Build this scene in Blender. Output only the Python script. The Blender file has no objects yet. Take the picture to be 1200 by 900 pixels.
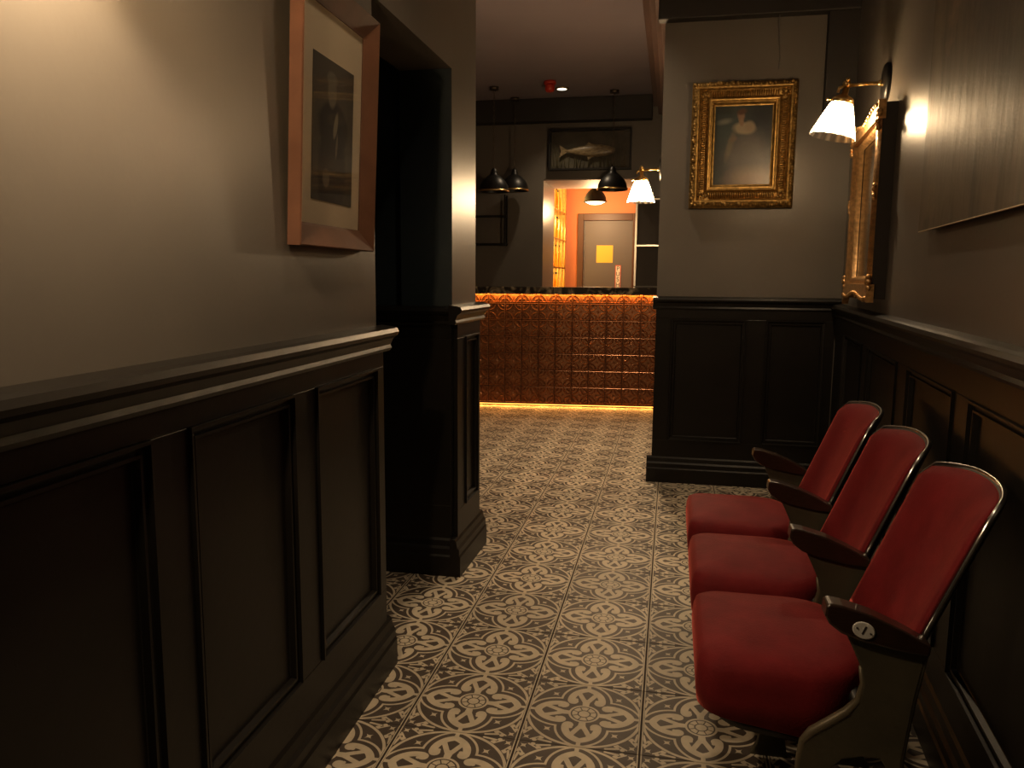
import bpy, bmesh, math, random
from mathutils import Vector, Matrix
random.seed(7)
PI = math.pi
SC = bpy.context.scene
COL = SC.collection
# ------------------------------------------------------------------ camera
CAM_H = 1.25
RW = ((0.98006514, 0.03441441, -0.19567312),
      (0.19851456, -0.12987921, 0.97145425),
      (0.00801815, -0.99093241, -0.13412185))
cam = bpy.data.objects.new('camera', bpy.data.cameras.new('camera'))
COL.objects.link(cam)
cam.data.sensor_width = 36.0
cam.data.lens = 920.0 / 1200.0 * 36.0
cam.data.clip_start = 0.05
cm = Matrix.Identity(4)
for i in range(3):
    cm[i][0] = RW[i][0]; cm[i][1] = -RW[i][1]; cm[i][2] = -RW[i][2]
cm[2][3] = CAM_H
cam.matrix_world = cm
SC.camera = cam
# ------------------------------------------------------------------ world, exposure
w = bpy.data.worlds.new('world'); SC.world = w; w.use_nodes = True
w.node_tree.nodes['Background'].inputs[0].default_value = (0.010, 0.009, 0.008, 1)
w.node_tree.nodes['Background'].inputs[1].default_value = 1.0
SC.view_settings.view_transform = 'Standard'
SC.view_settings.look = 'None'
SC.view_settings.exposure = 0.0
SC.view_settings.gamma = 1.0
SC.view_settings.use_curve_mapping = False
WARM = (1.0, 0.725, 0.445)
LED = (1.0, 0.36, 0.06)
P_RIGHT, P_LEFT, P_BAR, P_CORR = 15.0, 30.0, 76.0, 50.0
P_DOWN = (38.0, 52.0, 36.0)
LED_TOP, LED_BASE = 9.0, 6.5

# ------------------------------------------------------------------ materials
class X:
    """tiny expression wrapper round shader math nodes"""
    def __init__(s, nt, sock): s.nt = nt; s.k = sock
    def op(s, o, b=None, c=None):
        n = s.nt.nodes.new('ShaderNodeMath'); n.operation = o
        s.nt.links.new(s.k, n.inputs[0])
        for i, v in ((1, b), (2, c)):
            if v is None: continue
            if isinstance(v, X): s.nt.links.new(v.k, n.inputs[i])
            else: n.inputs[i].default_value = v
        return X(s.nt, n.outputs[0])
    def __add__(s, b): return s.op('ADD', b)
    def __sub__(s, b): return s.op('SUBTRACT', b)
    def __mul__(s, b): return s.op('MULTIPLY', b)
    def __truediv__(s, b): return s.op('DIVIDE', b)
    def lt(s, b): return s.op('LESS_THAN', b)
    def gt(s, b): return s.op('GREATER_THAN', b)
    def mx(s, b): return s.op('MAXIMUM', b)
    def mn(s, b): return s.op('MINIMUM', b)
    def ab(s): return s.op('ABSOLUTE')
    def sq(s): return s.op('SQRT')
    def inv(s):
        n = s.nt.nodes.new('ShaderNodeMath'); n.operation = 'SUBTRACT'
        n.inputs[0].default_value = 1.0; s.nt.links.new(s.k, n.inputs[1])
        return X(s.nt, n.outputs[0])
def hyp(a, b): return (a * a + b * b).sq()

def newmat(name):
    m = bpy.data.materials.new(name); m.use_nodes = True
    return m, m.node_tree, m.node_tree.nodes['Principled BSDF']
def setp(b, **kw):
    tr = dict(col='Base Color', rough='Roughness', metal='Metallic', sheen='Sheen Weight', sheen_rough='Sheen Roughness', sheen_tint='Sheen Tint',
              coat='Coat Weight', coat_rough='Coat Roughness', spec='Specular IOR Level', trans='Transmission Weight', ior='IOR',
              emis='Emission Color', emis_s='Emission Strength', alpha='Alpha', subsurf='Subsurface Weight')
    for k, v in kw.items():
        s = b.inputs[tr[k]]
        if k in ('col', 'emis', 'sheen_tint') and len(v) == 3: v = (*v, 1)
        s.default_value = v
def mat(name, col, rough=0.5, metal=0.0, vary=0.0, scale=20.0, bump=0.0, bscale=None, stretch=None, **kw):
    m, nt, b = newmat(name)
    setp(b, col=col, rough=rough, metal=metal, **kw)
    if vary or bump:
        tc = nt.nodes.new('ShaderNodeTexCoord'); mp = nt.nodes.new('ShaderNodeMapping')
        nt.links.new(tc.outputs['Object'], mp.inputs[0])
        if stretch: mp.inputs['Scale'].default_value = stretch
        if vary:
            n = nt.nodes.new('ShaderNodeTexNoise'); n.inputs['Scale'].default_value = scale; n.inputs['Detail'].default_value = 5
            nt.links.new(mp.outputs[0], n.inputs['Vector'])
            r = nt.nodes.new('ShaderNodeValToRGB')
            r.color_ramp.elements[0].position = 0.3; r.color_ramp.elements[1].position = 0.7
            r.color_ramp.elements[0].color = (*[c * (1 - vary) for c in col], 1)
            r.color_ramp.elements[1].color = (*[min(1, c * (1 + vary)) for c in col], 1)
            nt.links.new(n.outputs[0], r.inputs[0]); nt.links.new(r.outputs[0], b.inputs['Base Color'])
        if bump:
            n2 = nt.nodes.new('ShaderNodeTexNoise'); n2.inputs['Scale'].default_value = bscale or scale; n2.inputs['Detail'].default_value = 4
            nt.links.new(mp.outputs[0], n2.inputs['Vector'])
            bp = nt.nodes.new('ShaderNodeBump'); bp.inputs['Strength'].default_value = bump; bp.inputs['Distance'].default_value = 0.004
            nt.links.new(n2.outputs[0], bp.inputs['Height']); nt.links.new(bp.outputs[0], b.inputs['Normal'])
    return m
def emit(name, col, s):
    m, nt, b = newmat(name); setp(b, col=(0, 0, 0), emis=col, emis_s=s); return m

M = {}
M['wall'] = mat('taupe_wall_paint', (0.135, 0.118, 0.098), 0.36, vary=0.06, scale=3, bump=0.06, bscale=60, spec=0.5)
M['wall_dark'] = mat('passage_paint_cool_light', (0.017, 0.029, 0.036), 0.6, vary=0.1, scale=4)  # dark blue puts the passage's dim, cool ambient light into the paint colour
M['wood'] = mat('black_brown_panel_paint', (0.0085, 0.0068, 0.0052), 0.40, vary=0.15, scale=8, bump=0.08, bscale=40, spec=0.32)
M['cornice'] = mat('dark_cornice_paint', (0.020, 0.016, 0.013), 0.6)
M['cornice_rose'] = mat('rose_brown_cornice_paint', (0.16, 0.10, 0.085), 0.5)
M['ceiling'] = mat('ceiling_paint', (0.30, 0.26, 0.285), 0.6, vary=0.05, scale=2)
M['grout'] = mat('grout', (0.055, 0.042, 0.032), 0.9)
M['black'] = mat('black_metal', (0.012, 0.011, 0.010), 0.4, 0.4)
M['brass'] = mat('brass', (0.78, 0.53, 0.22), 0.28, 1.0)
M['bronze'] = mat('dark_bronze', (0.10, 0.075, 0.05), 0.4, 0.7)
M['steel_rod'] = mat('bright_metal_rod', (0.70, 0.62, 0.52), 0.3, 1.0)
M['dark_board'] = mat('dark_back_board', (0.045, 0.034, 0.024), 0.6)
M['gold'] = mat('gilt', (0.50, 0.31, 0.10), 0.40, 0.85, vary=0.35, scale=40, bump=0.7, bscale=90)
M['gilt_ornate'] = mat('carved_gilt', (0.36, 0.215, 0.065), 0.45, 0.8, vary=0.5, scale=55, bump=1.0, bscale=70)
M['gilt_warm'] = mat('warm_gilt', (0.62, 0.36, 0.15), 0.38, 0.85, vary=0.3, scale=50, bump=0.6, bscale=80)
M['frame_back'] = mat('dark_frame_edge', (0.03, 0.024, 0.020), 0.6)
M['copper_frame'] = mat('copper_brown_frame_wood', (0.135, 0.060, 0.033), 0.6, 0.0, vary=0.18, scale=10, spec=0.2)
M['mount'] = mat('cream_mount_card', (0.66, 0.55, 0.39), 0.9, spec=0.05)
M['velvet'] = mat('red_velvet', (0.165, 0.0105, 0.0125), 0.75, vary=0.18, scale=14, bump=0.25, bscale=220, sheen=0.9, sheen_rough=0.30, sheen_tint=(0.75, 0.14, 0.11), spec=0.2)
M['arm_wood'] = mat('dark_arm_wood', (0.024, 0.011, 0.006), 0.30, vary=0.35, scale=18, stretch=(2, 14, 14), coat=0.4)
M['iron'] = mat('olive_painted_iron', (0.062, 0.054, 0.032), 0.5, 0.1, vary=0.2, scale=12, bump=0.2, bscale=90)
M['iron_rim'] = mat('worn_iron_rim', (0.13, 0.105, 0.065), 0.42, 0.3)
M['chrome'] = mat('chrome_edging', (0.75, 0.74, 0.72), 0.2, 1.0)
M['seat_shell'] = mat('dark_plywood_shell', (0.022, 0.013, 0.009), 0.4)
M['white_plate'] = mat('white_enamel', (0.62, 0.60, 0.55), 0.4)
M['copper'] = mat('copper_tile', (0.30, 0.135, 0.065), 0.34, 0.75, vary=0.25, scale=25, bump=0.08, bscale=40)
M['copper_dark'] = mat('dark_copper_backing', (0.07, 0.022, 0.010), 0.5, 0.5)
M['door'] = mat('grey_door_paint', (0.115, 0.10, 0.102), 0.5)
M['door_frame'] = mat('brown_door_frame', (0.085, 0.035, 0.018), 0.45)
M['orange_wall'] = mat('salmon_orange_paint', (0.62, 0.21, 0.085), 0.6)
M['corr_ceiling'] = mat('pale_pink_ceiling', (0.66, 0.50, 0.44), 0.6)
M['yellow_paper'] = mat('yellow_paper', (0.75, 0.46, 0.06), 0.7)
M['sign_white'] = mat('white_sign', (0.70, 0.66, 0.62), 0.5)
M['sign_red'] = mat('red_sign', (0.55, 0.09, 0.045), 0.5)
M['sign_dark'] = mat('dark_lettering', (0.02, 0.015, 0.015), 0.6)
M['red_plastic'] = mat('red_plastic', (0.60, 0.045, 0.02), 0.4)
M['fish'] = mat('fish_skin', (0.24, 0.175, 0.09), 0.35, vary=0.5, scale=22, stretch=(1, 4, 1))
M['reed'] = mat('dried_reed', (0.10, 0.085, 0.035), 0.7)
M['lead'] = mat('silver_glass', (0.42, 0.38, 0.32), 0.12, 1.0, vary=0.15, scale=9)
M['white_wire'] = mat('grey_wire', (0.09, 0.085, 0.08), 0.5)
M['bulb'] = emit('warm_bulb_glow', (1.0, 0.74, 0.42), 60)
M['bulb_soft'] = emit('warm_diffuser_glow', (1.0, 0.74, 0.40), 11)
M['led'] = emit('amber_led_strip', LED, 4)
M['shelf_glow'] = emit('amber_backlight', (1.0, 0.64, 0.20), 7.0)
M['downlight'] = emit('downlight_glow', (1.0, 0.92, 0.70), 2.2)

def marble():
    m, nt, b = newmat('black_marble')
    tc = nt.nodes.new('ShaderNodeTexCoord'); n = nt.nodes.new('ShaderNodeTexNoise')
    n.inputs['Scale'].default_value = 7; n.inputs['Detail'].default_value = 8; n.inputs['Distortion'].default_value = 1.5
    nt.links.new(tc.outputs['Object'], n.inputs['Vector'])
    r = nt.nodes.new('ShaderNodeValToRGB'); e = r.color_ramp.elements
    e[0].position = 0.48; e[0].color = (0.018, 0.014, 0.011, 1); e[1].position = 0.72; e[1].color = (0.30, 0.24, 0.16, 1)
    nt.links.new(n.outputs[0], r.inputs[0]); nt.links.new(r.outputs[0], b.inputs['Base Color'])
    setp(b, rough=0.12); return m
M['marble'] = marble()

def shade_glass():
    """pleated clear glass: ribs alternate clear and diffusing"""
    m, nt, b = newmat('pleated_glass')
    nt.nodes.remove(b); out = nt.nodes['Material Output']
    tc = nt.nodes.new('ShaderNodeTexCoord'); sp = nt.nodes.new('ShaderNodeSeparateXYZ')
    nt.links.new(tc.outputs['Object'], sp.inputs[0])
    ang = X(nt, sp.outputs[0]).op('ARCTAN2', X(nt, sp.outputs[1]))
    rib = (ang * 14.0).op('SINE') * 0.5 + 0.5
    fac = (rib * rib) * 0.50 + 0.22
    tr = nt.nodes.new('ShaderNodeBsdfTransparent'); tr.inputs[0].default_value = (1, 0.95, 0.86, 1)
    tl = nt.nodes.new('ShaderNodeBsdfTranslucent'); tl.inputs[0].default_value = (0.9, 0.82, 0.68, 1)
    gl = nt.nodes.new('ShaderNodeBsdfGlossy'); gl.inputs['Roughness'].default_value = 0.12
    m1 = nt.nodes.new('ShaderNodeMixShader'); m2 = nt.nodes.new('ShaderNodeMixShader')
    nt.links.new(fac.k, m1.inputs[0]); nt.links.new(tr.outputs[0], m1.inputs[1]); nt.links.new(tl.outputs[0], m1.inputs[2])
    m2.inputs[0].default_value = 0.08
    nt.links.new(m1.outputs[0], m2.inputs[1]); nt.links.new(gl.outputs[0], m2.inputs[2])
    nt.links.new(m2.outputs[0], out.inputs[0]); return m
M['shade_glass'] = shade_glass()

def thin_glass(name, tint=(1, 1, 1), f=0.06, rough=0.03):
    m, nt, b = newmat(name); nt.nodes.remove(b); out = nt.nodes['Material Output']
    tr = nt.nodes.new('ShaderNodeBsdfTransparent'); tr.inputs[0].default_value = (*tint, 1)
    gl = nt.nodes.new('ShaderNodeBsdfGlossy'); gl.inputs['Roughness'].default_value = rough
    lw_ = nt.nodes.new('ShaderNodeLayerWeight'); lw_.inputs[0].default_value = 0.5
    fc = X(nt, lw_.outputs['Facing']).op('POWER', 5.0) * 0.4 + f * 0.3
    mx = nt.nodes.new('ShaderNodeMixShader')
    nt.links.new(fc.k, mx.inputs[0]); nt.links.new(tr.outputs[0], mx.inputs[1]); nt.links.new(gl.outputs[0], mx.inputs[2])
    nt.links.new(mx.outputs[0], out.inputs[0]); return m
M['pane'] = thin_glass('picture_glass', (0.97, 0.97, 0.97))
M['bottle'] = thin_glass('amber_bottle_glass', (1.0, 0.80, 0.42))

def tile_mat():
    m, nt, b = newmat('encaustic_tile_print')
    tc = nt.nodes.new('ShaderNodeTexCoord'); sp = nt.nodes.new('ShaderNodeSeparateXYZ')
    nt.links.new(tc.outputs['Object'], sp.inputs[0])
    inv = 1 / 0.33
    x = X(nt, sp.outputs[0]) * inv; y = X(nt, sp.outputs[1]) * inv
    ax, ay = x.ab(), y.ab()
    a, bb = ax.mx(ay), ax.mn(ay)
    r = hyp(a, bb)
    def circ(cx, cy, rad): return hyp(a - cx, bb - cy).lt(rad)
    def caps(p, q, rad):
        dx, dy = q[0] - p[0], q[1] - p[1]; L = dx * dx + dy * dy
        t = (((a - p[0]) * dx + (bb - p[1]) * dy) * (1 / L)).mx(0.0).mn(1.0)
        return hyp(a - p[0] - t * dx, bb - p[1] - t * dy).lt(rad)
    d1 = hyp(a - 0.22, bb + 0.06)
    L = (d1 - 0.198).ab().lt(0.033) * a.gt(0.185)
    L = L.mx(circ(0.192, 0.118, 0.047))
    L = L.mx(caps((0.225, 0.093), (0.205, 0.11), 0.018))
    L = L.mx(caps((0.12, 0.0), (0.21, 0.008), 0.027)).mx(caps((0.20, 0.014), (0.345, 0.082), 0.023))
    L = L.mx(bb.lt(0.018) * a.gt(0.415))
    L = L.mx(r.lt(0.137))
    ring = (r - 0.111).ab().lt(0.0065).mx((r - 0.053).ab().lt(0.006))
    petal = (bb * 0.9239 - a * 0.3827).ab().lt(0.005) * r.gt(0.053) * r.lt(0.111)
    L = L * ring.mx(petal).inv()
    star0 = ((a - 0.322).ab().sq() + bb.sq()).lt(0.235)
    L = L * star0.inv()
    out = (d1 - 0.282).ab().lt(0.0105) * a.lt(0.492)
    d2 = hyp(a - 0.02, bb - 0.02)
    arc = (d2 - 0.466).ab().lt(0.013)
    def dstar(c, s):
        p = ((a + bb) * 0.7071 - c * 1.41421).ab().sq(); q = ((a - bb) * 0.7071).ab().sq()
        return (p + q).lt(s)
    L = L.mx(out).mx(arc).mx(dstar(0.285, 0.225)).mx(dstar(0.436, 0.215))
    sc = circ(0.425, 0.312, 0.024).mx(caps((0.478, 0.225), (0.458, 0.33), 0.011)).mx(circ(0.470, 0.362, 0.020)).mx(caps((0.425, 0.335), (0.465, 0.395), 0.008))
    L = L.mx(sc * d2.gt(0.485))
    edge = (ax - 0.486).ab().lt(0.0048)
    gap = ax.gt(0.478) * edge.inv()
    L = L * gap.inv()
    L = L.mx(edge)
    # colours: cream and dark umber, each tile a shade of its own, faint mottling
    oi = nt.nodes.new('ShaderNodeObjectInfo'); n = nt.nodes.new('ShaderNodeTexNoise'); n.inputs['Scale'].default_value = 30
    nt.links.new(tc.outputs['Object'], n.inputs['Vector'])
    v = X(nt, oi.outputs['Random']) * 0.22 + 0.80
    v = v * (X(nt, n.outputs[0]) * 0.5 + 0.75)
    mix = nt.nodes.new('ShaderNodeMix'); mix.data_type = 'RGBA'
    mix.inputs[6].default_value = (0.085, 0.064, 0.050, 1); mix.inputs[7].default_value = (0.66, 0.56, 0.41, 1)
    nt.links.new(L.k, mix.inputs[0])
    hs = nt.nodes.new('ShaderNodeHueSaturation'); nt.links.new(mix.outputs[2], hs.inputs['Color']); nt.links.new(v.k, hs.inputs['Value'])
    nt.links.new(hs.outputs[0], b.inputs['Base Color']); setp(b, rough=0.5, spec=0.22)
    return m
M['tile'] = tile_mat()

def painted(name, base, blobs, rough=0.35, streak=0.0, streak_scale=(8, 1, 1), streak_col=(0.2, 0.16, 0.1), bump=0.2, noise=0.3):
    """a flat painted picture: soft elliptical strokes in the picture's own metres (u right, v up)"""
    m, nt, b = newmat(name)
    tc = nt.nodes.new('ShaderNodeTexCoord'); sp = nt.nodes.new('ShaderNodeSeparateXYZ')
    nt.links.new(tc.outputs['Object'], sp.inputs[0])
    nz = nt.nodes.new('ShaderNodeTexNoise'); nz.inputs['Scale'].default_value = 25; nz.inputs['Detail'].default_value = 5
    nt.links.new(tc.outputs['Object'], nz.inputs['Vector'])
    wob = (X(nt, nz.outputs[0]) - 0.5)
    u = X(nt, sp.outputs[0]); v = X(nt, sp.outputs[1])
    cur = nt.nodes.new('ShaderNodeRGB'); cur.outputs[0].default_value = (*base, 1); cur = cur.outputs[0]
    def mixin(fac, col, cur):
        mx = nt.nodes.new('ShaderNodeMix'); mx.data_type = 'RGBA'
        nt.links.new(fac.k, mx.inputs[0]); nt.links.new(cur, mx.inputs[6]); mx.inputs[7].default_value = (*col, 1)
        return mx.outputs[2]
    if streak:
        mp = nt.nodes.new('ShaderNodeMapping'); mp.inputs['Scale'].default_value = streak_scale; nt.links.new(tc.outputs['Object'], mp.inputs[0])
        ns = nt.nodes.new('ShaderNodeTexNoise'); ns.inputs['Scale'].default_value = 4; ns.inputs['Detail'].default_value = 8; nt.links.new(mp.outputs[0], ns.inputs['Vector'])
        cur = mixin(((X(nt, ns.outputs[0]) - 0.47) * 5.0).mx(0.0).mn(1.0) * streak, streak_col, cur)
    for (cx, cy, ru, rv, ang, soft, col) in blobs:
        c, s = math.cos(ang), math.sin(ang)
        p = ((u - cx) * c + (v - cy) * s) * (1 / ru); q = ((v - cy) * c - (u - cx) * s) * (1 / rv)
        d = hyp(p, q) + wob * noise
        cur = mixin(((d * -1.0 + 1.0 + soft) * (1 / (2 * soft))).mx(0.0).mn(1.0), col, cur)
    nt.links.new(cur, b.inputs['Base Color']); setp(b, rough=rough)
    if bump:
        bp = nt.nodes.new('ShaderNodeBump'); bp.inputs['Strength'].default_value = bump; bp.inputs['Distance'].default_value = 0.003
        src = ns.outputs[0] if streak else nz.outputs[0]
        nt.links.new(src, bp.inputs['Height']); nt.links.new(bp.outputs[0], b.inputs['Normal'])
    return m

# ------------------------------------------------------------------ mesh builder
class MB:
    def __init__(s): s.v = []; s.f = []; s.sm = []
    def add(s, vs, fs, smooth=False):
        o = len(s.v); s.v += [tuple(p) for p in vs]
        for f in fs: s.f.append([i + o for i in f]); s.sm.append(smooth)
        return s
    def box(s, x0, x1, y0, y1, z0, z1):
        vs = [(x, y, z) for z in (z0, z1) for y in (y0, y1) for x in (x0, x1)]
        return s.add(vs, [(0, 2, 3, 1), (4, 5, 7, 6), (0, 1, 5, 4), (2, 6, 7, 3), (0, 4, 6, 2), (1, 3, 7, 5)])
    def prism(s, pts, z0, z1, axis='z', smooth=False):
        """polygon in two axes pushed along the third"""
        n = len(pts)
        def P(p, h):
            if axis == 'z': return (p[0], p[1], h)
            if axis == 'y': return (p[0], h, p[1])
            return (h, p[0], p[1])
        vs = [P(p, z0) for p in pts] + [P(p, z1) for p in pts]
        s.add(vs, [tuple(range(n)), tuple(range(2 * n - 1, n - 1, -1))])
        o = len(s.v) - 2 * n
        for i in range(n):
            j = (i + 1) % n; s.f.append([o + i, o + n + i, o + n + j, o + j]); s.sm.append(smooth)
        return s
    def lathe(s, prof, n=24, c=(0, 0, 0), close=True, axis=(0, 0, 1)):
        q = Vector((0, 0, 1)).rotation_difference(Vector(axis)); c = Vector(c)
        vs = []
        for (r, z) in prof:
            for k in range(n):
                a = 2 * PI * k / n
                vs.append(c + q @ Vector((r * math.cos(a), r * math.sin(a), z)))
        fs = []
        for i in range(len(prof) - 1):
            for k in range(n):
                k2 = (k + 1) % n
                fs.append((i * n + k, i * n + k2, (i + 1) * n + k2, (i + 1) * n + k))
        s.add(vs, fs, True)
        if close:
            o = len(s.v) - len(vs)
            s.f.append([o + k for k in range(n - 1, -1, -1)]); s.sm.append(False)
            s.f.append([o + (len(prof) - 1) * n + k for k in range(n)]); s.sm.append(False)
        return s
    def tube(s, pts, r, n=8, cap=True):
        pts = [Vector(p) for p in pts]; rs = r if isinstance(r, (list, tuple)) else [r] * len(pts)
        up = None; vs = []
        for i, p in enumerate(pts):
            t = (pts[min(i + 1, len(pts) - 1)] - pts[max(i - 1, 0)]).normalized()
            if up is None: up = t.orthogonal().normalized()
            up = (up - t * up.dot(t)).normalized(); sd = t.cross(up)
            for k in range(n):
                a = 2 * PI * k / n; vs.append(p + (up * math.cos(a) + sd * math.sin(a)) * rs[i])
        fs = []
        for i in range(len(pts) - 1):
            for k in range(n):
                k2 = (k + 1) % n; fs.append((i * n + k, i * n + k2, (i + 1) * n + k2, (i + 1) * n + k))
        s.add(vs, fs, True)
        if cap:
            o = len(s.v) - len(vs)
            s.f.append([o + k for k in range(n - 1, -1, -1)]); s.sm.append(False)
            s.f.append([o + (len(pts) - 1) * n + k for k in range(n)]); s.sm.append(False)
        return s
    def ball(s, c, r, n=8, sc=(1, 1, 1)):
        prof = [(max(1e-4, r * math.sin(PI * i / n)), -r * math.cos(PI * i / n)) for i in range(n + 1)]
        o = len(s.v); s.lathe(prof, n + 2, (0, 0, 0), False)
        for i in range(o, len(s.v)):
            v = s.v[i]; s.v[i] = (v[0] * sc[0] + c[0], v[1] * sc[1] + c[1], v[2] * sc[2] + c[2])
        return s
    def sweep_rect(s, x0, x1, y0, y1, prof, smooth=False):
        """frame: profile (inset from outer edge, height) mitred round a rectangle in local xy"""
        vs = []
        for (sx, sy, X0, Y0) in ((1, 1, x0, y0), (-1, 1, x1, y0), (-1, -1, x1, y1), (1, -1, x0, y1)):
            for (u, h) in prof: vs.append((X0 + sx * u, Y0 + sy * u, h))
        n = len(prof); fs = []
        for c in range(4):
            d = (c + 1) % 4
            for i in range(n - 1): fs.append((c * n + i, d * n + i, d * n + i + 1, c * n + i + 1))
        return s.add(vs, fs, smooth)
    def build(s, name, m, parent=None, bevel=0.0, seg=2, fix=True):
        me = bpy.data.meshes.new(name); me.from_pydata(s.v, [], s.f); me.update()
        for p, q in zip(me.polygons, s.sm): p.use_smooth = q
        if fix:
            bm = bmesh.new(); bm.from_mesh(me); bmesh.ops.recalc_face_normals(bm, faces=bm.faces); bm.to_mesh(me); bm.free()
        me.materials.append(m)
        return link(name, me, parent, bevel, seg)
def link(name, me, parent=None, bevel=0.0, seg=2):
    o = bpy.data.objects.new(name, me); COL.objects.link(o); o.parent = parent
    if bevel:
        b = o.modifiers.new('bevel', 'BEVEL'); b.width = bevel; b.segments = seg; b.limit_method = 'ANGLE'; b.angle_limit = math.radians(40)
    return o
def tag(o, label, cat, group=None):
    o['label'] = label; o['category'] = cat
    if group: o['group'] = group
    return o
def struct(o): o['kind'] = 'structure'; return o
def empty(name, loc=(0, 0, 0), mw=None):
    o = bpy.data.objects.new(name, None); COL.objects.link(o); o.empty_display_size = 0.05
    if mw is not None: o.matrix_world = mw
    else: o.location = loc
    return o
def wallframe(origin, normal):
    """local x along the wall, y up, z out of the wall"""
    n = Vector(normal).normalized(); z = Vector((0, 0, 1)); d = z.cross(n).normalized()
    m = Matrix.Identity(4)
    for i in range(3): m[i][0] = d[i]; m[i][1] = z[i]; m[i][2] = n[i]; m[i][3] = origin[i]
    return m
def copy_tree(o, parent=None):
    c = o.copy(); COL.objects.link(c); c.parent = parent
    for ch in list(o.children): copy_tree(ch, c)
    return c
def text_mesh(txt, size, depth=0.0006):
    cu = bpy.data.curves.new('lettering', 'FONT'); cu.body = txt; cu.size = size; cu.align_x = 'CENTER'; cu.align_y = 'CENTER'; cu.extrude = depth
    t = bpy.data.objects.new('lettering', cu); COL.objects.link(t)
    dg = bpy.context.evaluated_depsgraph_get()
    me = bpy.data.meshes.new_from_object(t.evaluated_get(dg)); me.transform(Matrix.Identity(4))
    bpy.data.objects.remove(t); bpy.data.curves.remove(cu); me.materials.clear()
    return me

# ------------------------------------------------------------------ room shell
CEIL = 3.25
floor = struct(MB().box(-3.3, 1.25, -1.7, 11.7, -0.10, -0.0035).build('floor', M['grout']))
TP = 0.33
def tile_mesh():
    h, e = TP / 2 - 0.0012, TP / 2 - 0.0027
    mb = MB(); vs = [(-h, -h, -0.009), (h, -h, -0.009), (h, h, -0.009), (-h, h, -0.009), (-h, -h, -0.0015), (h, -h, -0.0015), (h, h, -0.0015), (-h, h, -0.0015),
                     (-e, -e, 0), (e, -e, 0), (e, e, 0), (-e, e, 0)]
    fs = [(8, 9, 10, 11)] + [(i, (i + 1) % 4, 4 + (i + 1) % 4, 4 + i) for i in range(4)] + [(4 + i, 4 + (i + 1) % 4, 8 + (i + 1) % 4, 8 + i) for i in range(4)]
    return mb.add(vs, fs)
tile0 = None
GX, GY = -0.042 * 1.25 / 1.24, 1.945 * 1.25 / 1.24
for j in range(-3, 18):
    for i in range(-7, 4):
        cx, cy = GX + (i + 0.5) * TP, GY + (j + 0.5) * TP
        if cy > 7.75 or cy < 1.0: continue
        if cy < 3.4 and cx < -1.05: 
            if not (2.2 < cy < 3.2 and cx > -1.7): continue
        if cx > 0.576 + 0.08 * cy + 0.2: continue
        if cy > 5.1 and cx > -0.0: continue
        if cy > 6.0 and cx < -2.2: continue
        if cy < 6.0 and cy > 3.4 and cx < -1.3 - 0.15 * (cy - 3.4): continue
        if tile0 is None:
            tile0 = tile_mesh().build('tile', M['tile'], floor); t = tile0
        else:
            t = tile0.copy(); COL.objects.link(t)
        t.location = (cx, cy, 0)
        t.rotation_euler.z = 0 if (i + j) % 2 else PI

struct(MB().box(-3.3, 1.25, -1.7, 11.7, CEIL, CEIL + 0.1).build('ceiling', M['ceiling']))
LX0, LX1 = -0.862, -0.882            # left wall, slightly out of square
def wl(y): return LX0 + (LX1 - LX0) * (y - 0.9) / (2.27 - 0.9)
OPX = 2.27; JAMB = 3.10; PIER_END = 3.465; OPZ = 2.06
lw = MB()
lw.prism([(wl(-1.6), -1.6), (wl(OPX), OPX), (wl(OPX) - 0.22, OPX), (wl(-1.6) - 0.22, -1.6)], 0, CEIL)
lw.prism([(wl(OPX), OPX), (-0.875, JAMB), (-1.09, JAMB), (wl(OPX) - 0.22, OPX)], OPZ, CEIL)
lw.prism([(-0.875, JAMB), (-0.870, PIER_END), (-1.09, PIER_END), (-1.09, JAMB)], 0, CEIL)
wall_left = struct(lw.build('wall_left', M['wall']))
# the passage behind the opening
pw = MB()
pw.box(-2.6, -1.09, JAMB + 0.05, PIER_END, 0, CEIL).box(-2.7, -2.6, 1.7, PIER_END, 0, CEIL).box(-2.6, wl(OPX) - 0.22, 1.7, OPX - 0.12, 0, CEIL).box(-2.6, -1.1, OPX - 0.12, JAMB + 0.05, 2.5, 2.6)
pw.box(-1.0905, -0.8765, JAMB - 0.004, JAMB + 0.0, 1.12, OPZ)  # jamb skin, carries the same painted-in cool light
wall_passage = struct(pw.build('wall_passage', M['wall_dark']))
struct(MB().box(-3.3, -2.7, PIER_END - 0.15, PIER_END, 0, CEIL).build('wall_bar_room_front', M['wall']))
struct(MB().box(-3.3, -3.15, PIER_END, 9.2, 0, CEIL).build('wall_bar_room_left', M['wall']))
# right wall runs out of square: x = 0.576 + 0.08 y
def wr(y): return 0.576 + 0.08 * y
FY = 4.88
wall_right = struct(MB().prism([(wr(-1.6), -1.6), (wr(-1.6) + 0.2, -1.6), (wr(5.1) + 0.2, 5.1), (wr(5.1), 5.1)], 0, CEIL).build('wall_right', M['wall']))
wall_front = struct(MB().box(-0.09, 1.2, FY, 9.35, 0, CEIL).build('wall_front', M['wall']))
struct(MB().box(-1.2, 1.0, -1.75, -1.6, 0, CEIL).build('wall_back', M['wall']))
BY = 9.2; OL, OR, OZ = -1.50, -0.43, 2.38
wb = MB().box(-3.3, OL, BY, BY + 0.87, 0, CEIL).box(OR, -0.09, BY, BY + 0.87, 0, CEIL).box(OL, OR, BY, BY + 0.87, OZ, CEIL)
wall_far = struct(wb.build('wall_far', M['wall']))
struct(MB().box(OL, OR, BY + 0.02, BY + 0.88, OZ - 0.012, OZ - 0.001).build('trim_1', M['corr_ceiling']))
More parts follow.
